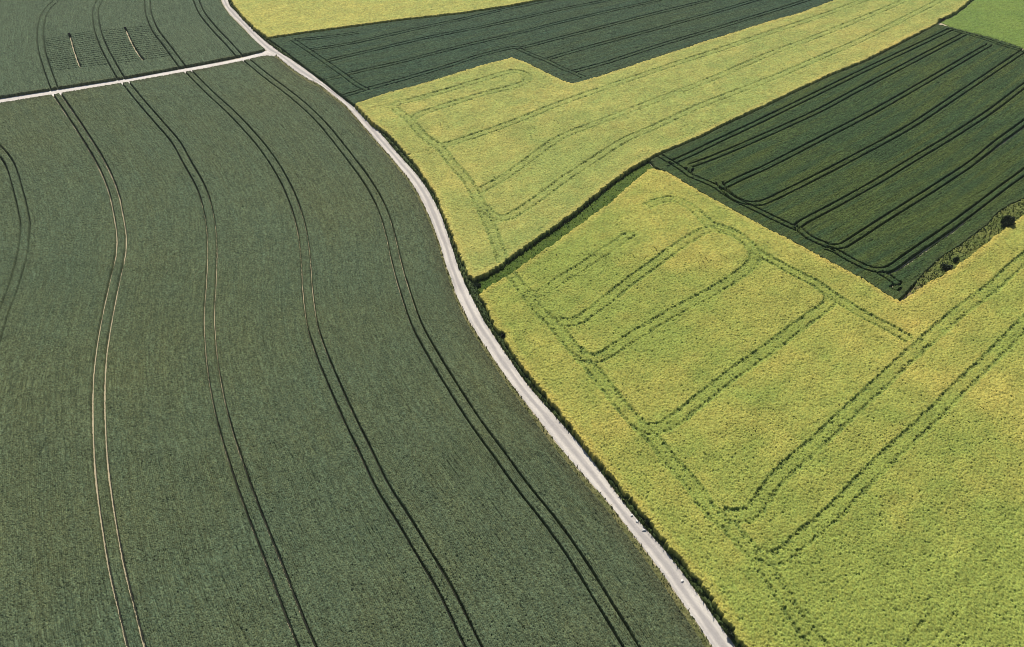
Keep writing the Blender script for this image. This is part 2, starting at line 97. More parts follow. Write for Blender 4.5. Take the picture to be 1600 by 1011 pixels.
def mesh_obj(name, V, F, mat, colors=None, parent=None, smooth=False):
    me = bpy.data.meshes.new(name)
    F = np.asarray(F, np.int32); V = np.asarray(V, np.float32)
    me.vertices.add(len(V)); me.vertices.foreach_set('co', V.ravel())
    k = F.shape[1]
    me.loops.add(F.size); me.loops.foreach_set('vertex_index', F.ravel())
    me.polygons.add(len(F)); me.polygons.foreach_set('loop_start', np.arange(0, F.size, k, dtype=np.int32))
    me.polygons.foreach_set('loop_total', np.full(len(F), k, np.int32))
    me.update(calc_edges=True)
    if smooth: me.polygons.foreach_set('use_smooth', np.ones(len(F), bool))
    if colors is not None:
        at = me.attributes.new('tint', 'FLOAT_COLOR', 'POINT')
        c = np.ones((len(V), 4), np.float32); c[:, :3] = colors
        at.data.foreach_set('color', c.ravel())
    me.materials.append(mat)
    o = bpy.data.objects.new(name, me); COL.objects.link(o)
    if parent: o.parent = parent
    return o

def tag(o, label=None, cat=None, kind=None, group=None):
    if label: o['label'] = label
    if cat: o['category'] = cat
    if kind: o['kind'] = kind
    if group: o['group'] = group
    return o

# ------------------------------------------------------------------ materials
def material(name, rough=.9, spec=.12, grain=(6.0, .18), sheen=0, trans=0, base=None, bump=0):
    m = bpy.data.materials.new(name); m.use_nodes = True
    nt = m.node_tree; b = nt.nodes['Principled BSDF']
    b.inputs['Roughness'].default_value = rough
    b.inputs['Specular IOR Level'].default_value = spec
    tc = nt.nodes.new('ShaderNodeTexCoord')
    no = nt.nodes.new('ShaderNodeTexNoise'); no.inputs['Scale'].default_value = grain[0]; no.inputs['Detail'].default_value = 3
    nt.links.new(tc.outputs['Object'], no.inputs['Vector'])
    mr = nt.nodes.new('ShaderNodeMapRange')
    mr.inputs['From Min'].default_value = .25; mr.inputs['From Max'].default_value = .75
    mr.inputs['To Min'].default_value = 1 - grain[1]; mr.inputs['To Max'].default_value = 1 + grain[1]
    nt.links.new(no.outputs['Fac'], mr.inputs['Value'])
    if base is None:
        src = nt.nodes.new('ShaderNodeAttribute'); src.attribute_name = 'tint'; out = src.outputs['Color']
    else:
        src = nt.nodes.new('ShaderNodeRGB'); src.outputs[0].default_value = (*base, 1); out = src.outputs[0]
    mul = nt.nodes.new('ShaderNodeVectorMath'); mul.operation = 'SCALE'
    nt.links.new(out, mul.inputs[0]); nt.links.new(mr.outputs[0], mul.inputs['Scale'])
    nt.links.new(mul.outputs[0], b.inputs['Base Color'])
    if bump:
        bp = nt.nodes.new('ShaderNodeBump'); bp.inputs['Strength'].default_value = bump; bp.inputs['Distance'].default_value = .05
        nt.links.new(no.outputs['Fac'], bp.inputs['Height']); nt.links.new(bp.outputs[0], b.inputs['Normal'])
    return m

M_wheat = material('wheat_leaf', .85, .06)
M_rape = material('rapeseed_pods', .85, .08)
M_grass = material('verge_grass', .8, .15)
M_road = material('pale_gravel', .95, .05, (9.0, .10), bump=.35)
M_soil = material('dry_soil', .95, .05, (5.0, .2), base=(.47, .40, .265), bump=.4)
M_leaf = material('shrub_leaf', .6, .3)
M_bark = material('bark', .9, .1, base=(.10, .075, .05))
M_stone = material('limestone', .85, .2, (14, .12), base=(.72, .69, .64), bump=.4)
M_dark = material('board_for_shade', .8, .2, (20, .2), base=(.022, .02, .018))  # near-black tone of the added boards that stand for shade

# ------------------------------------------------------------------ crop canopies
def grid_mesh(name, poly, bands, canopy, mat, cut=.03, margin=.6):
    """A canopy built as a dense sheet of leaf tips whose ruts and edges really drop to the soil."""
    poly = np.array(poly, float)
    allV, allF, allC, base = [], [], [], 0
    for (y0, y1, d) in bands:
        y0 = max(y0, poly[:, 1].min() - margin); y1 = min(y1, poly[:, 1].max() + margin)
        if y1 <= y0: continue
        # x range of the polygon in this band
        xs_all = []
        for i in range(len(poly)):
            a, b = poly[i], poly[(i + 1) % len(poly)]
            for t in np.linspace(0, 1, 30):
                q = a + (b - a) * t
                if y0 - 10 <= q[1] <= y1 + 10: xs_all.append(q[0])
        if not xs_all: continue
        xs = np.arange(min(xs_all) - margin, max(xs_all) + margin, d)
        first, last = y0 <= poly[:, 1].min(), y1 >= poly[:, 1].max()
        ys = np.arange(y0 - (d if first else 9), y1 + (d if last else 9), d)
        X, Y = np.meshgrid(xs, ys)
        r = np.random.default_rng(int(abs(xs[0] * 7 + ys[0] * 13)) + len(name))
        X = (X + (r.random(X.shape) - .5) * d * .7).astype(np.float32)
        Y = (Y + (r.random(Y.shape) - .5) * d * .7).astype(np.float32)
        ins = inside_grid(xs, ys, poly)
        ed, _ = seg_dist(X, Y, xs, ys, poly, 2.6, closed=True)
        ed = np.minimum(ed, 4.0) * np.where(ins, 1, -1)
        Z, C = canopy(X, Y, xs, ys, ed, d, r)
        Z = np.where(ed > 0, Z, -.03)
        keep = (ed > -d * .1) & (Z > cut)
        q = keep[:-1, :-1] | keep[1:, :-1] | keep[:-1, 1:] | keep[1:, 1:]
        seam = 12 * (fbm(X, Y * .3, 7, 141, 3) - .5) + 2.5 * (vn(X / .45, Y * 0, 143) - .5)      # ragged joint between mesh densities
        if not first: q &= (Y - y0 - seam > -2.5 * d)[:-1, :-1]
        if not last: q &= (Y - y1 - seam < 2.5 * d)[1:, 1:]
        idx = np.arange(X.size).reshape(X.shape)
        F = np.stack([idx[:-1, :-1][q], idx[:-1, 1:][q], idx[1:, 1:][q], idx[1:, :-1][q]], 1)
        used = np.zeros(X.size, bool); used[F.ravel()] = True
        remap = np.cumsum(used) - 1
        allV.append(np.stack([X.ravel()[used], Y.ravel()[used], Z.ravel()[used]], 1))
        allC.append(C.reshape(-1, 3)[used])
        allF.append(remap[F] + base); base += int(used.sum())
    return mesh_obj(name, np.concatenate(allV), np.concatenate(allF), mat, np.concatenate(allC))

def row_field(curve, step=1.5):
    """across / along coordinates that follow a drilling line (bilinear from a coarse grid)"""
    c = np.array(curve)
    def f(X, Y, xs, ys):
        gx = np.arange(xs[0] - 2, xs[-1] + 4, step); gy = np.arange(ys[0] - 2, ys[-1] + 4, step)
        GX, GY = np.meshgrid(gx, gy)
        seg = np.diff(c, axis=0); L = np.hypot(seg[:, 0], seg[:, 1]); acc = np.concatenate([[0], np.cumsum(L)])
        best = np.full(GX.shape, 1e9); U = np.zeros(GX.shape); S = np.zeros(GX.shape)
        for i in range(len(seg)):
            ux, uy = seg[i] / L[i]
            x = GX - c[i, 0]; y = GY - c[i, 1]; t = x * ux + y * uy
            lo = -1e9 if i == 0 else 0; hi = 1e9 if i == len(seg) - 1 else L[i]
            tc = np.clip(t, lo, hi); dd = np.hypot(x - tc * ux, y - tc * uy); m = dd < best
            best[m] = dd[m]; U[m] = (dd * np.sign(x * uy - y * ux))[m]; S[m] = (acc[i] + tc)[m]
        fx = (X - gx[0]) / step; fy = (Y - gy[0]) / step
        ix = np.clip(fx.astype(int), 0, len(gx) - 2); iy = np.clip(fy.astype(int), 0, len(gy) - 2)
        fx = fx - ix; fy = fy - iy
        bl = lambda A: lerp(lerp(A[iy, ix], A[iy, ix + 1], fx), lerp(A[iy + 1, ix], A[iy + 1, ix + 1], fx), fy)
        return bl(U), bl(S)
    return f

def ruts(X, Y, xs, ys, tracks, gauge, width, soft, wob=.04, depth=1.0, shade_ruts=()):
    """1 on the crop, 0 in the wheel ruts of every track"""
    m = np.ones(X.shape, np.float32); damp_shade = np.zeros(X.shape, np.float32); near = np.full(X.shape, 99, np.float32)
    for k, line in enumerate(tracks):
        D, S = seg_dist(X, Y, xs, ys, line, gauge / 2 + 2.2, flat=True)
        w = (width[k] if isinstance(width, (list, tuple)) else width) * (1 + .3 * (vn(S / 3, S * 0 + k, 61) - .5))
        dd = np.abs(D - gauge / 2) + wob * (vn(X / .25, Y / .25, 67) - .5)
        dk = depth[k] if isinstance(depth, (list, tuple)) else depth
        m = np.minimum(m, 1 - dk + dk * sstep(w / 2 - soft / 2, w / 2 + soft / 2, dd))
        if k in shade_ruts: damp_shade = np.maximum(damp_shade, sstep(w / 2 + soft / 2, w / 2 - soft / 2, dd))
        near = np.minimum(near, D)
    return m, damp_shade

def wheat_canopy(rowf, tracks, gauge, c_a, c_b, c_edge, width=.36, edge_w=1.4, jag=.12, gaps=None, bare=None, br=.33, amp=1.0, patch=1.0, depth=1.0, streak=.4, shade_ruts=()):
    c_a, c_b, c_edge = map(np.array, (c_a, c_b, c_edge))
    def f(X, Y, xs, ys, ed, d, r):
        u, s = rowf(X, Y, xs, ys)
        hsh = r.random(X.shape).astype(np.float32)
        h2 = r.random(X.shape).astype(np.float32)
        cs = max(.10, 1.1 * d); g4 = vn(u / max(.14, 1.05 * d), s / 3.5, 119); g1 = vn(u / cs, s / (1.7 * cs), 111); g2 = vn(u / cs + 3.7, s / (1.5 * cs) + 8.1, 113)
        Z = WHEAT + .06 - amp * (.06 * hsh + .08 * h2 ** 4 + .10 * g1 + .13 * sstep(.33, .05, g2) + .08 * g4)
        if d < .12: Z += .05 * np.cos(u * (2 * math.pi / .25)) * (.3 + vn(X / 5, Y / 5, 17))
        Z += .07 * amp * (vn(u / .28, s / 1.8, 3) - .5) + .05 * amp * (vn(u / .55, s / 6, 5) - .5) + .06 * (fbm(X, Y, 3.0, 8) - .5)
        miss = vn(u / .22, s / 2.5, 13)
        Z -= .14 * amp * sstep(.86, .96, miss) * (vn(X / 6, Y / 6, 19) > .35)
        m, damp_shade = ruts(X, Y, xs, ys, tracks, gauge, width, max(.06, d * .6), depth=depth, shade_ruts=shade_ruts)
        if gaps:
            for g in gaps:
                D, S = seg_dist(X, Y, xs, ys, g, 1, flat=True)
                m = np.minimum(m, .66 + .34 * sstep(.03, .22, D + .15 * (vn(X / .4, Y / .4, 23) - .5)))
        if bare:
            for g in bare:
                D, S = seg_dist(X, Y, xs, ys, g, 1.5)
                m = np.minimum(m, sstep(br - .08, br + .06, D + .25 * (vn(X / .5, Y / .5, 127) - .5)))
        e = sstep(.02, .02 + max(.12, d), ed + jag * (vn(X / .35, Y / .35, 29) - .6))
        Z = Z * m * e - .03 * (1 - m * e)
        t = fbm(X, Y, 30, 31)[..., None]; t2 = fbm(X, Y, 9, 37, 3)[..., None]
        st = vn(u / .9, s / 14, 41)[..., None]
        k = np.clip(.5 + patch * ((t - .5) * 1.3 + (t2 - .5) * .4 + (st - .5) * streak), 0, 1)
        C = lerp(c_a, c_b, k)
        k = sstep(edge_w, 0, ed + .8 * (vn(X / 2, Y / 2, 43) - .5))[..., None]
        C = lerp(C, c_edge, k * .75)
        C = C * (1 + .5 * (r.random(X.shape)[..., None] - .5)) * (1 + .3 * (vn(u / .3, s / .8, 47)[..., None] - .5)) * (1 + 1.05 * (g1[..., None] - .5))
        C = C * (1 + .32 * (g4[..., None] - .5))
        g3 = vn(X / cs + 1.3, Y / cs - 4.4, 117)[..., None] - .5
        C = C * (1 + g3 * np.array((.22, .0, -.22)))
        C = lerp(C, np.array((.030, .042, .022)), .8 * damp_shade[..., None])      # shade painted onto moist, weedy rut floors
        return Z, C.astype(np.float32)
    return f

def rape_canopy(tracks, c_y, c_g, c_low, gold=(), green=(), edge_w=2.2, jag=.5, strength=1.0):
    c_y, c_g, c_low = map(np.array, (c_y, c_g, c_low)); c_o = np.array((.52, .37, .085))
    def f(X, Y, xs, ys, ed, d, r):
        hsh = r.random(X.shape).astype(np.float32)
        clump = vn(X / .62, Y / .5, 71); clump2 = vn(X / .27 + 5, Y / .27, 73)
        cs = max(.12, 1.05 * d); g1 = vn(X / cs, Y / (1.7 * cs), 121); g2 = vn(X / cs * .8 + 3, Y / cs * .5, 123)
        Z = RAPE + .06 + (.05 * (clump - .5) + .07 * (clump2 - .5) - .08 * hsh - .15 * g1 - .16 * sstep(.34, .08, g2)) * (1.0 if d < .13 else .8) + .08 * (fbm(X, Y, 3.5, 75) - .5)
        Z -= .07 * sstep(.25, .08, vn(X / .4 + 9, Y / .4, 77))
        fleck = .6 * vn(X / .29 + 3, Y / .34, 81) + .2 * vn(X / .9, Y / .9, 82) + .2 * hsh
        near = np.full(X.shape, 99, np.float32); cut = np.zeros(X.shape, np.float32)
        rough = sstep(.40, .66, .6 * vn(X / .33, Y / .33, 79) + .4 * vn(X / 1.3, Y / 1.3, 80))
        for k, (line, stg) in enumerate(tracks):
            D, S = seg_dist(X, Y, xs, ys, line, 4, flat=True)
            side = vn(S / 5, S * 0 + k * 3.3, 83)
            dd = np.abs(D - .95) + .32 * (vn(X / .4, Y / .4, 85) - .5)
            mm = sstep(.42, .05, dd) * (.13 + .10 * rough) * (.7 + .5 * side) * stg
            zone = (sstep(.75, .1, dd) * .37 + sstep(1.7, 1.1, D) * .14) * (.95 + .3 * side) * (.35 + .65 * stg)
            mm = np.maximum(mm, (.19 + .2 * hsh) * sstep(zone, zone - .14, fleck) * (zone > .02))
            mm = np.maximum(mm, sstep(1.2, .8, D) * .07 * stg)
            cut = np.maximum(cut, mm); near = np.minimum(near, np.where(dd < .45, .9 + .8 * dd, np.where(D < .95, 1.25, D + .45)) + (1 - stg) * 1.2)
        cut = np.clip(cut * strength, 0, .92)
        e = sstep(0, max(.3, d * 1.3), ed + jag * (vn(X / .45, Y / .45, 87) - .62) + jag * .6 * (vn(X / 1.6, Y / 1.6, 89) - .6))
        top = Z.copy()
        Z = Z * (1 - cut) * e - .03 * (1 - e)
        n1 = fbm(X, Y, 16, 91); n2 = fbm(X, Y, 4.5, 95); n3 = fbm(X * .8 + Y * .6, (Y * .8 - X * .6) * 3, 9, 97)
        ripe = .30 + .75 * (n1 - .5) + .75 * (n2 - .5) + .5 * (n3 - .5)
        for gx, gy, rx, ry in gold: ripe = ripe + .38 * np.exp(-((X - gx) / rx) ** 2 - ((Y - gy) / ry) ** 2)
        for gx, gy, rx, ry in green: ripe = ripe - .42 * np.exp(-((X - gx) / rx) ** 2 - ((Y - gy) / ry) ** 2)
        ripe = ripe + .62 * sstep(edge_w, .3, ed + 1.6 * (n2 - .5))
        ripe = ripe - .48 * sstep(2.0, .9, near)
        C = lerp(c_g, c_y, np.clip(ripe, 0, 1)[..., None])
        C = C * (1 + .35 * (fbm(X * .75 + Y * .65, (Y * .75 - X * .65) * 1.8, 3.2, 151, 3) - .5))[..., None]
        C = lerp(C, c_o, np.clip((ripe - .95) * 1.1, 0, .7)[..., None])
        lo = sstep(1.0, .7, Z + .12 * (hsh - .5))[..., None]            # green stems and leaves under the pods, darkened in place of inner shade
        C = lerp(C, c_low, lo * .8)
        C = C * (1 + .3 * (r.random(X.shape)[..., None] - .5)) * (1 + .6 * (g1[..., None] - .5))
        C = C * (1 + (g2[..., None] - .5) * np.array((.16, 0, -.16)))
        return Z, C.astype(np.float32)
    return f

def grass_canopy(h, c_a, c_b, scale=.3, rough=1.0, lowfreq=4, jag=.4, brown=None):
    c_a, c_b = np.array(c_a), np.array(c_b)
    def f(X, Y, xs, ys, ed, d, r):
        Z = h * (1 + rough * .7 * (vn(X / scale, Y / scale, 101) - .5) + rough * .8 * (r.random(X.shape) - .5))
        e = sstep(0, .3, ed + jag * (vn(X / .5, Y / .5, 103) - .65))
        Z = Z * e - .03 * (1 - e)
        k = np.clip(.5 + 1.6 * (fbm(X, Y, lowfreq, 105) - .5), 0, 1)[..., None]
        C = lerp(c_a, c_b, k)
        if brown: C = lerp(C, np.array((.15, .10, .05)), (np.exp(-((X - brown[0]) / brown[2]) ** 2 - ((Y - brown[1]) / brown[2]) ** 2) * sstep(.3, .6, vn(X / .8, Y / .8, 131)))[..., None])
        C = C * (1 + .6 * (r.random(X.shape)[..., None] - .5))
        return Z, C.astype(np.float32)
    return f

def scatter(poly, per_m2, keep=None, seed=1):
    p = np.array(poly); r = np.random.default_rng(seed)
    x0, y0 = p.min(0); x1, y1 = p.max(0)
    n = int((x1 - x0) * (y1 - y0) * per_m2)
    x = r.uniform(x0, x1, n); y = r.uniform(y0, y1, n)
    m = inside_pts(x, y, p)
    if keep is not None: m &= keep(x, y)
    return x[m], y[m]

def blades(x, y, h, w, lean, cols, r, z0=0):
    """bent grass blades: a quad and a tip each (two triangles + one)"""
    n = len(x); a = r.random(n) * 2 * math.pi; l = r.random(n) * lean
    b = r.random(n) * 2 * math.pi
    dx, dy = np.cos(a) * w, np.sin(a) * w
    lx, ly = np.cos(b) * l * h, np.sin(b) * l * h
    V = np.zeros((n, 5, 3), np.float32)
    V[:, 0] = np.stack([x - dx, y - dy, np.zeros(n) + z0], 1); V[:, 1] = np.stack([x + dx, y + dy, np.zeros(n) + z0], 1)
    V[:, 2] = np.stack([x + dx * .8 + lx * .35, y + dy * .8 + ly * .35, h * .6 + z0], 1)
    V[:, 3] = np.stack([x - dx * .8 + lx * .35, y - dy * .8 + ly * .35, h * .6 + z0], 1)
    V[:, 4] = np.stack([x + lx, y + ly, h * (1 - .3 * l) + z0], 1)
    i = np.arange(n)[:, None] * 5
    F = np.concatenate([i + [0, 1, 2], i + [0, 2, 3], i + [3, 2, 4]], 0)
    return V.reshape(-1, 3), F, np.repeat(cols, 5, 0)

def add_to(o, V, F, C):
    """append triangles to a canopy object (still one mesh)"""
    o2 = mesh_obj('tmp', V, F, o.data.materials[0], C)
    import bmesh
    n0 = len(o.data.vertices)
    bm = bmesh.new(); bm.from_mesh(o.data); bm.from_mesh(o2.data); bm.to_mesh(o.data); bm.free()
    me = o2.data; bpy.data.objects.remove(o2); bpy.data.meshes.remove(me)

# ------------------------------------------------------------------ the ground and the roads
def sheet(name, mat, size, z=0.0):
    s = size
    o = mesh_obj(name, [(-s, -s, z), (s, -s, z), (s, s, z), (-s, s, z)], [(0, 1, 2, 3)], mat)
    return o
tag(sheet('ground', M_soil, 2500), 'pale dry soil lying under all the crops and bare in the wheel tracks', 'ground', 'structure')

def resample(pts, n):
    p = smooth_line(pts, .5); L = np.concatenate([[0], np.cumsum(np.hypot(*np.diff(p, axis=0).T))])
    t = np.linspace(0, L[-1], n)
    return np.stack([np.interp(t, L, p[:, 0]), np.interp(t, L, p[:, 1])], 1)

def road_mesh(name, left, right, z, seed, tone, across=15, step=.3):
    n = int(np.hypot(*np.diff(np.array(left), axis=0).T).sum() / step)
    A = resample(left, n)
    # pair every left sample with the nearest point of the right edge
    B0 = smooth_line(right, .25)
    B = np.array([B0[np.argmin((B0[:, 0] - a[0]) ** 2 + (B0[:, 1] - a[1]) ** 2)] for a in A])
    k = 9; ker = np.ones(k) / k
    for c in (0, 1):
        pad = np.concatenate([np.full(k // 2, B[0, c]), B[:, c], np.full(k // 2, B[-1, c])]); B[:, c] = np.convolve(pad, ker, 'valid')
    t = np.linspace(0, 1, across)
    V = A[:, None] * (1 - t)[None, :, None] + B[:, None] * t[None, :, None]
    s = (np.arange(n) * step)[:, None] + 0 * t[None]; tt = t[None] + 0 * s
    wob = .06 * (vn(s / 7, tt * 0, seed) - .5)
    wheel = np.exp(-((np.abs(tt - .5 + wob) - .27) / .13) ** 2)
    mid = np.exp(-((tt - .5 + wob) / .12) ** 2)
    edge = sstep(.38, .5, np.abs(tt - .5))
    cream, mauve, white = map(np.array, tone)
    nz = fbm(V[..., 0], V[..., 1], 3.5, seed + 3); n4 = vn(tt * 9, s / 5, seed + 5)
    kk = np.clip(.25 + .75 * wheel - .5 * mid * (.4 + 1.2 * nz) + 1.3 * (nz - .5) + .8 * (n4 - .5), 0, 1)[..., None]
    C = lerp(mauve, cream, kk)
    C = lerp(C, white, np.clip(edge * (.4 + 1.1 * (vn(s / 2, tt * 2, seed + 9) - .3)), 0, 1)[..., None] * .7)
    C = C * (1 + .12 * (np.random.default_rng(seed).random(kk.shape) - .5))
    Z = z + .05 * mid * vn(s / 1.5, tt * 3, seed + 7) - .03 * wheel * .5 + .02
    VV = np.concatenate([V, Z[..., None]], 2)
    i = np.arange(n * across).reshape(n, across)
    F = np.stack([i[:-1, :-1].ravel(), i[:-1, 1:].ravel(), i[1:, 1:].ravel(), i[1:, :-1].ravel()], 1)
    return mesh_obj(name, VV.reshape(-1, 3), F, M_road, C.reshape(-1, 3))
TONE = ((.64, .585, .505), (.42, .385, .35), (.69, .65, .57))
tag(road_mesh('farm_road', P['roadL'], P['roadR'], .02, 5, TONE), 'long pale gravel farm track winding between the wheat and the rapeseed', 'road', 'structure')
tag(road_mesh('side_road', P['sideD'], P['sideU'], .012, 8, ((.74, .68, .60), (.62, .56, .49), (.76, .71, .64)), across=7), 'straight narrow white side track that splits the wheat at upper left', 'road', 'structure')

# ------------------------------------------------------------------ wheat fields
def lines(d): return [smooth_line(v, 1.2) for v in d.values()]
W0, W1, W2, W3 = (P[k] for k in ('w0', 'w1', 'w2', 'w3'))
GREY_A, GREY_B = (.081, .113, .063), (.098, .116, .054)
tag(grid_mesh('wheat_field', W0, [(30, 75, .078), (75, 120, .1), (120, 195, .12), (195, 330, .14)],
    wheat_canopy(row_field(smooth_line(P['W0t']['T3'], 2)), lines(P['W0t']), 1.8, GREY_A, GREY_B, (.078, .084, .043), width=[.34, .47, .31, .28, .29], edge_w=3.2, patch=.8, depth=[.86, 1, 1, 1, 1], shade_ruts=(0,)), M_wheat),
    'big grey green wheat field left of the gravel track, ruled by curving wheel tracks', 'wheat field', 'stuff')
rowsT, rowsB = P['rowTop'], P['rowBot']; gaps = []
for a, b in zip(rowsT, rowsB):
    for k in range(18):
        t = (k / 17.0)
        q = [[lerp(a[i][0], b[i][0], t), lerp(a[i][1], b[i][1], t)] for i in (0, 1)]
        gaps.append(np.array(q))
tag(grid_mesh('wheat_field', W1, [(150, 420, .13)],
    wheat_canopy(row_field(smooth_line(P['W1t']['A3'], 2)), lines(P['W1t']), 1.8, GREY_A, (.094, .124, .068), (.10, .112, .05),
                 width=.40, depth=.85, shade_ruts=(0, 1, 2, 3), gaps=gaps, bare=[smooth_line(b, 1) for b in P['bare']]), M_wheat),
    'wheat beyond the white side track, with two blocks of small trial plots', 'wheat field', 'stuff')
tag(grid_mesh('wheat_field', W2, [(150, 420, .18)],
    wheat_canopy(row_field(smooth_line(P['W2t']['E3'], 2)), lines(P['W2t']), 1.5, (.041, .073, .039), (.053, .079, .035), (.05, .075, .032), width=.27, depth=.75, streak=.9), M_wheat),
    'blue green wheat field with a stepped edge between two yellow rapeseed fields', 'wheat field', 'stuff')
tag(grid_mesh('wheat_field', W3, [(80, 170, .13), (170, 420, .17)],
    wheat_canopy(row_field(smooth_line(P['W3t']['D4'][6:], 2)), lines(P['W3t']), 1.5, (.040, .070, .025), (.060, .085, .023), (.055, .075, .028), width=.38, patch=1.2, streak=1.3, bare=[smooth_line(b, .6) for b in P['bare3']], br=.21), M_wheat),
    'dark green wheat rectangle at right, cut by straight paired wheel tracks', 'wheat field', 'stuff')

# ------------------------------------------------------------------ rapeseed fields
RY, RG, RL = (.42, .368, .096), (.270, .308, .078), (.075, .12, .036)
NY, NG = (.405, .352, .080), (.245, .288, .060)
weak = {'F5': .45, 'F6': .5, 'G0': .8, 'G1': .75, 'G7': .38, 'F0': .95, 'F2': .9, 'F3': .8, 'F4': .9}
def rtracks(d): return [(smooth_line(v, 1.2), weak.get(k, 1.0)) for k, v in d.items()]
tag(grid_mesh('rapeseed_field', P['r2'], [(30, 80, .095), (80, 125, .12), (125, 330, .17)],
    rape_canopy(rtracks(P['R2t']), NY, NG, RL, P['gold'], P['greenp']), M_rape),
    'largest yellow green rapeseed field, filling the lower right below the dark wheat', 'rapeseed field', 'stuff')
tag(grid_mesh('rapeseed_field', P['r1'], [(100, 180, .15), (180, 420, .21)],
    rape_canopy(rtracks(P['R1t']), RY, RG, RL, P['gold'], P['greenp']), M_rape),
    'long yellow rapeseed strip running from the gravel track up between two wheat fields', 'rapeseed field', 'stuff')
tag(grid_mesh('rapeseed_field', P['r0'], [(150, 420, .24)],
    rape_canopy([], (.45, .395, .095), (.33, .345, .085), RL, P['gold'], ()), M_rape),
    'far yellow rapeseed field beyond the stepped blue green wheat', 'rapeseed field', 'stuff')

# ------------------------------------------------------------------ grass
tag(grid_mesh('grass_meadow', P['meadow'], [(100, 460, .3)], grass_canopy(.28, (.125, .200, .030), (.170, .235, .036), .5, .8, 9), M_grass),
    'bright green grass meadow in the far upper right corner', 'meadow', 'stuff')
strip = grid_mesh('grass_path', P['strip'], [(60, 330, .16)], grass_canopy(.16, (.036, .080, .003), (.088, .130, .008), .4, 1.1, 1.6), M_grass)
tag(strip, 'straight green grass strip with a dark weedy edge between the rapeseed fields', 'grass strip', 'stuff')
hedge = grid_mesh('grass_verge', P['hedge'], [(60, 330, .16)], grass_canopy(.45, (.10, .135, .028), (.18, .195, .045), .5, 1.1, 3, brown=(*P['hedge'][0], 9)), M_grass)
tag(hedge, 'olive weedy verge between the dark wheat and the rapeseed, with shrubs in it', 'grass verge', 'stuff')
verge = grid_mesh('grass_verge', P['vergeR'], [(30, 110, .13), (110, 420, .2)], grass_canopy(.28, (.030, .055, .014), (.072, .10, .028), .4, 1.1, 3, jag=.25), M_grass)
tag(verge, 'dark weedy verge along the right edge of the gravel track', 'grass verge', 'stuff')
vl = grid_mesh('grass_verge', P['vergeL'], [(30, 110, .12), (110, 300, .18)], grass_canopy(.2, (.11, .125, .04), (.19, .175, .07), .4, .9, 3, jag=.3), M_grass)
tag(vl, 'thin yellowish grass verge along the left edge of the gravel track', 'grass verge', 'stuff')

def line_dist(line, reach):
    l = smooth_line(line, .6)
    def f(x, y):
        d = np.full(len(x), 1e9)
        for i in range(0, len(l) - 1):
            a = l[i]; b = l[i + 1]; L2 = ((b - a) ** 2).sum()
            t = np.clip(((x - a[0]) * (b[0] - a[0]) + (y - a[1]) * (b[1] - a[1])) / L2, 0, 1)
            d = np.minimum(d, np.hypot(x - a[0] - t * (b[0] - a[0]), y - a[1] - t * (b[1] - a[1])))
        return d < reach
    return f
def tint(n, a, b, r): return lerp(np.array(a), np.array(b), r.random(n)[:, None]) * (1 + .5 * (r.random(n)[:, None] - .5))

r = np.random.default_rng(3)
x, y = scatter(P['strip'], 10, keep=line_dist(P['strip'][-12:-3], .7), seed=9)
add_to(strip, *blades(x, y, r.uniform(.3, .8, len(x)), r.uniform(.05, .1, len(x)), .7, tint(len(x), (.02, .04, .01), (.06, .09, .03), r), r))
x, y = scatter(P['strip'], 5, seed=10)
add_to(strip, *blades(x, y, r.uniform(.2, .5, len(x)), r.uniform(.05, .12, len(x)), .8, tint(len(x), (.03, .08, .005), (.13, .19, .03), r), r))
x, y = scatter(P['vergeR'], 24, seed=3)
add_to(verge, *blades(x, y, r.uniform(.25, .75, len(x)), r.uniform(.05, .12, len(x)), .8, tint(len(x), (.025, .045, .012), (.13, .17, .05), r), r))
x, y = scatter(P['vergeL'], 14, seed=4)
add_to(vl, *blades(x, y, r.uniform(.2, .6, len(x)), r.uniform(.04, .1, len(x)), .9, tint(len(x), (.09, .13, .03), (.26, .22, .09), r), r))
x, y = scatter(P['hedge'], 6, seed=5)
add_to(hedge, *blades(x, y, r.uniform(.5, 1.3, len(x)), r.uniform(.06, .16, len(x)), .7, tint(len(x), (.06, .10, .025), (.26, .27, .12), r), r))
s_edge = P['strip'][:8]
x, y = scatter(P['strip'], 14, keep=line_dist(s_edge, .8), seed=6)
add_to(strip, *blades(x, y, r.uniform(.4, 1.1, len(x)), r.uniform(.05, .12, len(x)), .7, tint(len(x), (.02, .035, .012), (.13, .15, .07), r), r))

# ------------------------------------------------------------------ shrubs, weeds, stones, shade boards
def foliage(R, n, leaf, seed, c_a, c_b, lobes=7, squash=.85, base=.0):
    r = np.random.default_rng(seed)
    cen = []
    for k in range(lobes):
        a = r.random() * 6.28; q = r.random() ** .5 * R[0] * .72
        cen.append((q * math.cos(a), q * math.sin(a) * R[1] / R[0], base + R[2] * r.uniform(.3, .85), r.uniform(.3, .55)))
    cen.append((0, 0, base + R[2] * .5, .6)); cen = np.array(cen)
    k = r.integers(0, len(cen), n); d = r.normal(size=(n, 3)); d /= np.linalg.norm(d, axis=1)[:, None]
    rad = cen[k, 3] * r.random(n) ** .33
    p = cen[k, :3] + d * rad[:, None] * np.array(R) * np.array((1, 1, .62))
    p[:, 2] = np.maximum(p[:, 2], .06)
    a = r.normal(size=(n, 3)); a /= np.linalg.norm(a, axis=1)[:, None]
    b = np.cross(a, r.normal(size=(n, 3))); b /= np.linalg.norm(b, axis=1)[:, None]
    s = leaf * r.uniform(.6, 1.3, n)[:, None]
    V = np.stack([p - a * s, p - b * s * .55, p + a * s, p + b * s * .55], 1)
    F = np.arange(n * 4).reshape(n, 4)
    col = tint(n, c_a, c_b, r)
    return V.reshape(-1, 3), F, np.repeat(col, 4, 0)

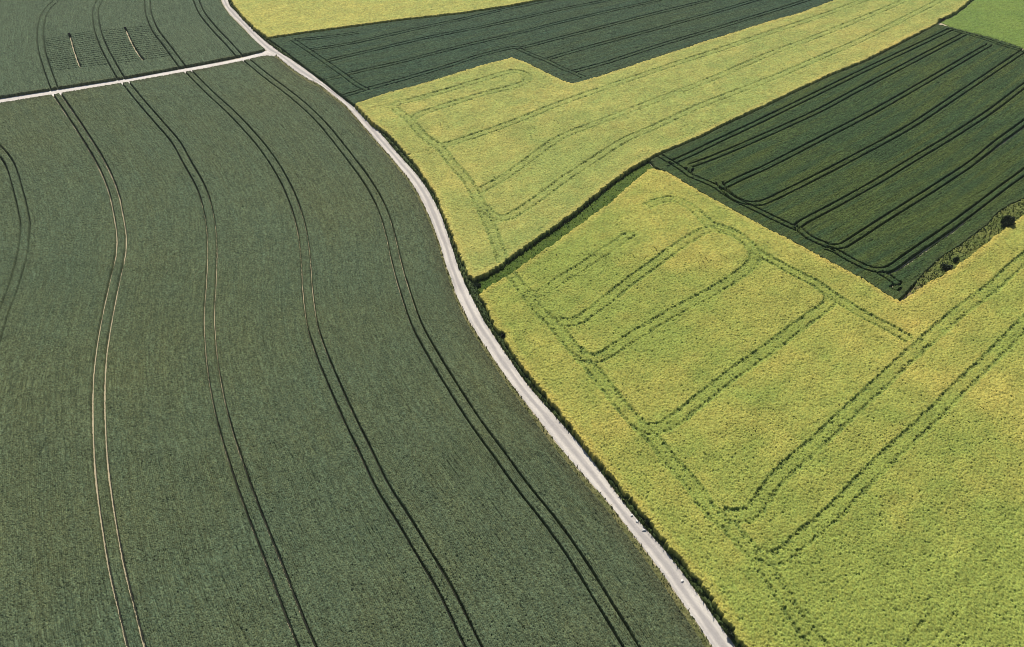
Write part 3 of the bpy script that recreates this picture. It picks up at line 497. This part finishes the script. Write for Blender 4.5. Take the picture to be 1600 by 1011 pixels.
def stems(n, h, spread, r0, seed):
    r = random.Random(seed); V = []; F = []
    for k in range(n):
        a = r.random() * 6.28; q = spread * r.uniform(.2, 1)
        b = Vector((0.08 * math.cos(a), .08 * math.sin(a), -.05)); t = Vector((q * math.cos(a), q * math.sin(a), h * r.uniform(.7, 1)))
        m = b.lerp(t, .5) + Vector((r.uniform(-.08, .08), r.uniform(-.08, .08), .05))
        i = len(V)
        for c, rr in ((b, r0), (m, r0 * .7), (t, r0 * .3)):
            for s in range(5): V.append((c.x + rr * math.cos(s * 1.2566), c.y + rr * math.sin(s * 1.2566), c.z))
        for g in (0, 1):
            for s in range(5): F.append((i + g * 5 + s, i + g * 5 + (s + 1) % 5, i + g * 5 + 5 + (s + 1) % 5, i + g * 5 + 5 + s))
    return V, F

def shrub(name, loc, R, n, leaf, seed, label, cat, ca, cb, group, nst=6):
    e = bpy.data.objects.new(name, None); COL.objects.link(e); e.location = (*loc, 0)
    tag(e, label, cat, group=group)
    V, F, C = foliage(R, n, leaf, seed, ca, cb)
    mesh_obj('foliage', V, F, M_leaf, C, e)
    V, F = stems(nst, R[2] * .8, R[0] * .5, .05, seed)
    mesh_obj('stem', V, F, M_bark, None, e)
    return e
SA, SB = (.010, .022, .007), (.050, .075, .022)
sg = 'shrubs on the verge below the dark wheat'
shrub('shrub', P['shrub'][0], (1.5, 1.4, 2.6), 2600, .16, 21, 'tall rounded dark green shrub, the biggest on the weedy verge by the dark wheat', 'shrub', SA, SB, sg)
shrub('shrub', P['shrub'][1], (1.25, .9, 1.5), 1700, .14, 22, 'low wide dark shrub on the verge near the lower corner of the dark wheat', 'shrub', SA, SB, sg)
shrub('shrub', P['shrub'][2], (.65, .6, 1.5), 800, .12, 23, 'small narrow dark shrub standing just above the low wide shrub', 'shrub', SA, SB, sg)
shrub('shrub', P['cornerbush'][0], (1.9, .9, .9), 900, .16, 24, 'low brownish bush where meadow, rapeseed and dark wheat meet', 'shrub', (.045, .04, .022), (.09, .07, .04), None)
wg = 'weed clumps beside the gravel track'
WA, WB = (.014, .026, .010), (.045, .065, .022)
wl = ['dark weed clump reaching into the rapeseed edge, right of the lower track', 'dark bushy weed clump overhanging the right road edge at the bottom of the picture',
      'dark weed clump in a notch of the rapeseed edge beside the track bend', 'blackish weed clump on the verge beside the row of white stones',
      'weed clump at the corner where the grass strip reaches the lower rapeseed', 'leafy weed clump between the grass strip and the gravel track']
for k, (q, Rk) in enumerate(zip(P['weeds'], [(.9, .5, 1.0), (.7, .6, 1.0), (.9, .6, 1.0), (.6, .6, .8), (.6, .6, .7), (.9, .7, .6)])):
    shrub('weed_clump', q, Rk, 700, .13, 40 + k, wl[k], 'weed clump', WA, (.06, .10, .03) if k > 3 else WB, wg, 4)

shrub('weed_clump', P['grey'][0], (1.9, 1.1, .8), 900, .15, 61, 'grey faded weed patch at the corner of the far rapeseed beside the track junction', 'weed clump', (.10, .115, .10), (.24, .25, .22), wg, 4)

def stone(loc, s, seed, label):
    r = np.random.default_rng(seed)
    import bmesh
    bm = bmesh.new(); bmesh.ops.create_icosphere(bm, subdivisions=2, radius=1)
    for v in bm.verts:
        n = v.co.normalized(); k = 1 + .35 * math.sin(n.x * 3 + seed) * math.cos(n.y * 4 + seed * 2) + .12 * (r.random() - .5)
        v.co = Vector((n.x * s[0] * k, n.y * s[1] * k, max(-.05, n.z * s[2] * k) + .06))
    me = bpy.data.meshes.new('stone'); bm.to_mesh(me); bm.free(); me.materials.append(M_stone)
    o = bpy.data.objects.new('stone', me); COL.objects.link(o); o.location = (*loc, .02); o.rotation_euler.z = seed
    tag(o, label, 'stone', group='white stones along the road edge')
sl = ['first of the white stones in the row of three on the right road edge', 'middle white stone of the row of three on the right road edge',
      'widest white stone, at the lower end of the row of three on the road edge', 'lone white stone on the right road edge beside the dark weed clump',
      'white stone on the left road edge near the bottom of the picture']
for k, (q, s) in enumerate(zip(P['stones'][:5], [(.22, .16, .12), (.24, .16, .12), (.34, .17, .14), (.25, .18, .14), (.22, .15, .1)])):
    stone(q, s, k + 1, sl[k])

def shade_board(loc, label):  # dark post and board added to stand for shade at a strip end
    e = bpy.data.objects.new('strip_end_shade', None); COL.objects.link(e); e.location = (*loc, 0)
    tag(e, label, 'shade_board', group='dark boards standing in for shade at the ends of the bare strips')
    import bmesh
    for nm, boxes in (('post', [((0, 0, .5), (.09, .09, 1.0))]), ('board', [((0, -.02, 1.02), (.8, .06, .45)), ((0, .02, 1.26), (.85, .16, .04))])):
        bm = bmesh.new()
        for c, s in boxes:
            g = bmesh.ops.create_cube(bm, size=1)
            for v in g['verts']: v.co = Vector((v.co.x * s[0] + c[0], v.co.y * s[1] + c[1], v.co.z * s[2] + c[2]))
        bmesh.ops.bevel(bm, geom=bm.edges[:], offset=.01, segments=1, affect='EDGES')
        me = bpy.data.meshes.new(nm); bm.to_mesh(me); bm.free(); me.materials.append(M_dark)
        o = bpy.data.objects.new(nm, me); COL.objects.link(o); o.parent = e
shade_board(P['shade_board'][0], 'small dark board standing in for shade at the far end of the left bare strip in the trial plots')
shade_board(P['shade_board'][1], 'small dark board standing in for shade at the far end of the right bare strip in the trial plots')

# ------------------------------------------------------------------ haze
def haze_box(density):
    me = bpy.data.meshes.new('haze'); x, y0, y1, z0, z1 = 700, -300, 900, -1.2, 110
    V = [(sx * x, y, z) for z in (z0, z1) for y in (y0, y1) for sx in (-1, 1)]
    me.from_pydata(V, [], [(0, 2, 3, 1), (4, 5, 7, 6), (0, 1, 5, 4), (2, 6, 7, 3), (0, 4, 6, 2), (1, 3, 7, 5)])
    m = bpy.data.materials.new('haze'); m.use_nodes = True; nt = m.node_tree
    for n in list(nt.nodes):
        if n.type == 'BSDF_PRINCIPLED': nt.nodes.remove(n)
    v = nt.nodes.new('ShaderNodeVolumePrincipled'); v.inputs['Density'].default_value = density
    v.inputs['Color'].default_value = (.86, .92, 1, 1); v.inputs['Anisotropy'].default_value = .2
    nt.links.new(v.outputs[0], nt.nodes['Material Output'].inputs['Volume'])
    me.materials.append(m); o = bpy.data.objects.new('haze', me); COL.objects.link(o)
    tag(o, 'thin summer haze over the far fields', 'haze', 'stuff')
haze_box(.00008)

# ------------------------------------------------------------------ camera, sun, sky
cam = bpy.data.cameras.new('camera'); co = bpy.data.objects.new('camera', cam); COL.objects.link(co)
cam.sensor_width = 36; cam.lens = 27.0; cam.clip_end = 6000
co.location = (0, 0, CAM_H); co.rotation_euler = (math.radians(90 - PITCH), 0, 0)
scene.camera = co
sv = Vector((math.sin(SUN_AZ) * math.cos(SUN_EL), math.cos(SUN_AZ) * math.cos(SUN_EL), math.sin(SUN_EL)))
sun = bpy.data.lights.new('sun', 'SUN'); sun.energy = 4.0; sun.angle = math.radians(.53); sun.color = (1, .955, .88)
so = bpy.data.objects.new('sun', sun); COL.objects.link(so); so.rotation_euler = (-sv).to_track_quat('-Z', 'Y').to_euler()
w = bpy.data.worlds.new('World'); scene.world = w; w.use_nodes = True
nt = w.node_tree; bg = nt.nodes['Background']; sky = nt.nodes.new('ShaderNodeTexSky')
sky.sky_type = 'NISHITA'; sky.sun_disc = False; sky.sun_elevation = SUN_EL; sky.sun_rotation = SUN_AZ
nt.links.new(sky.outputs[0], bg.inputs[0]); bg.inputs[1].default_value = .06
scene.view_settings.view_transform = 'Standard'; scene.view_settings.look = 'None'
scene.view_settings.exposure = .35; scene.view_settings.gamma = 1
scene.cycles.max_bounces = 5; scene.cycles.diffuse_bounces = 2
scene.cycles.filter_width = .9
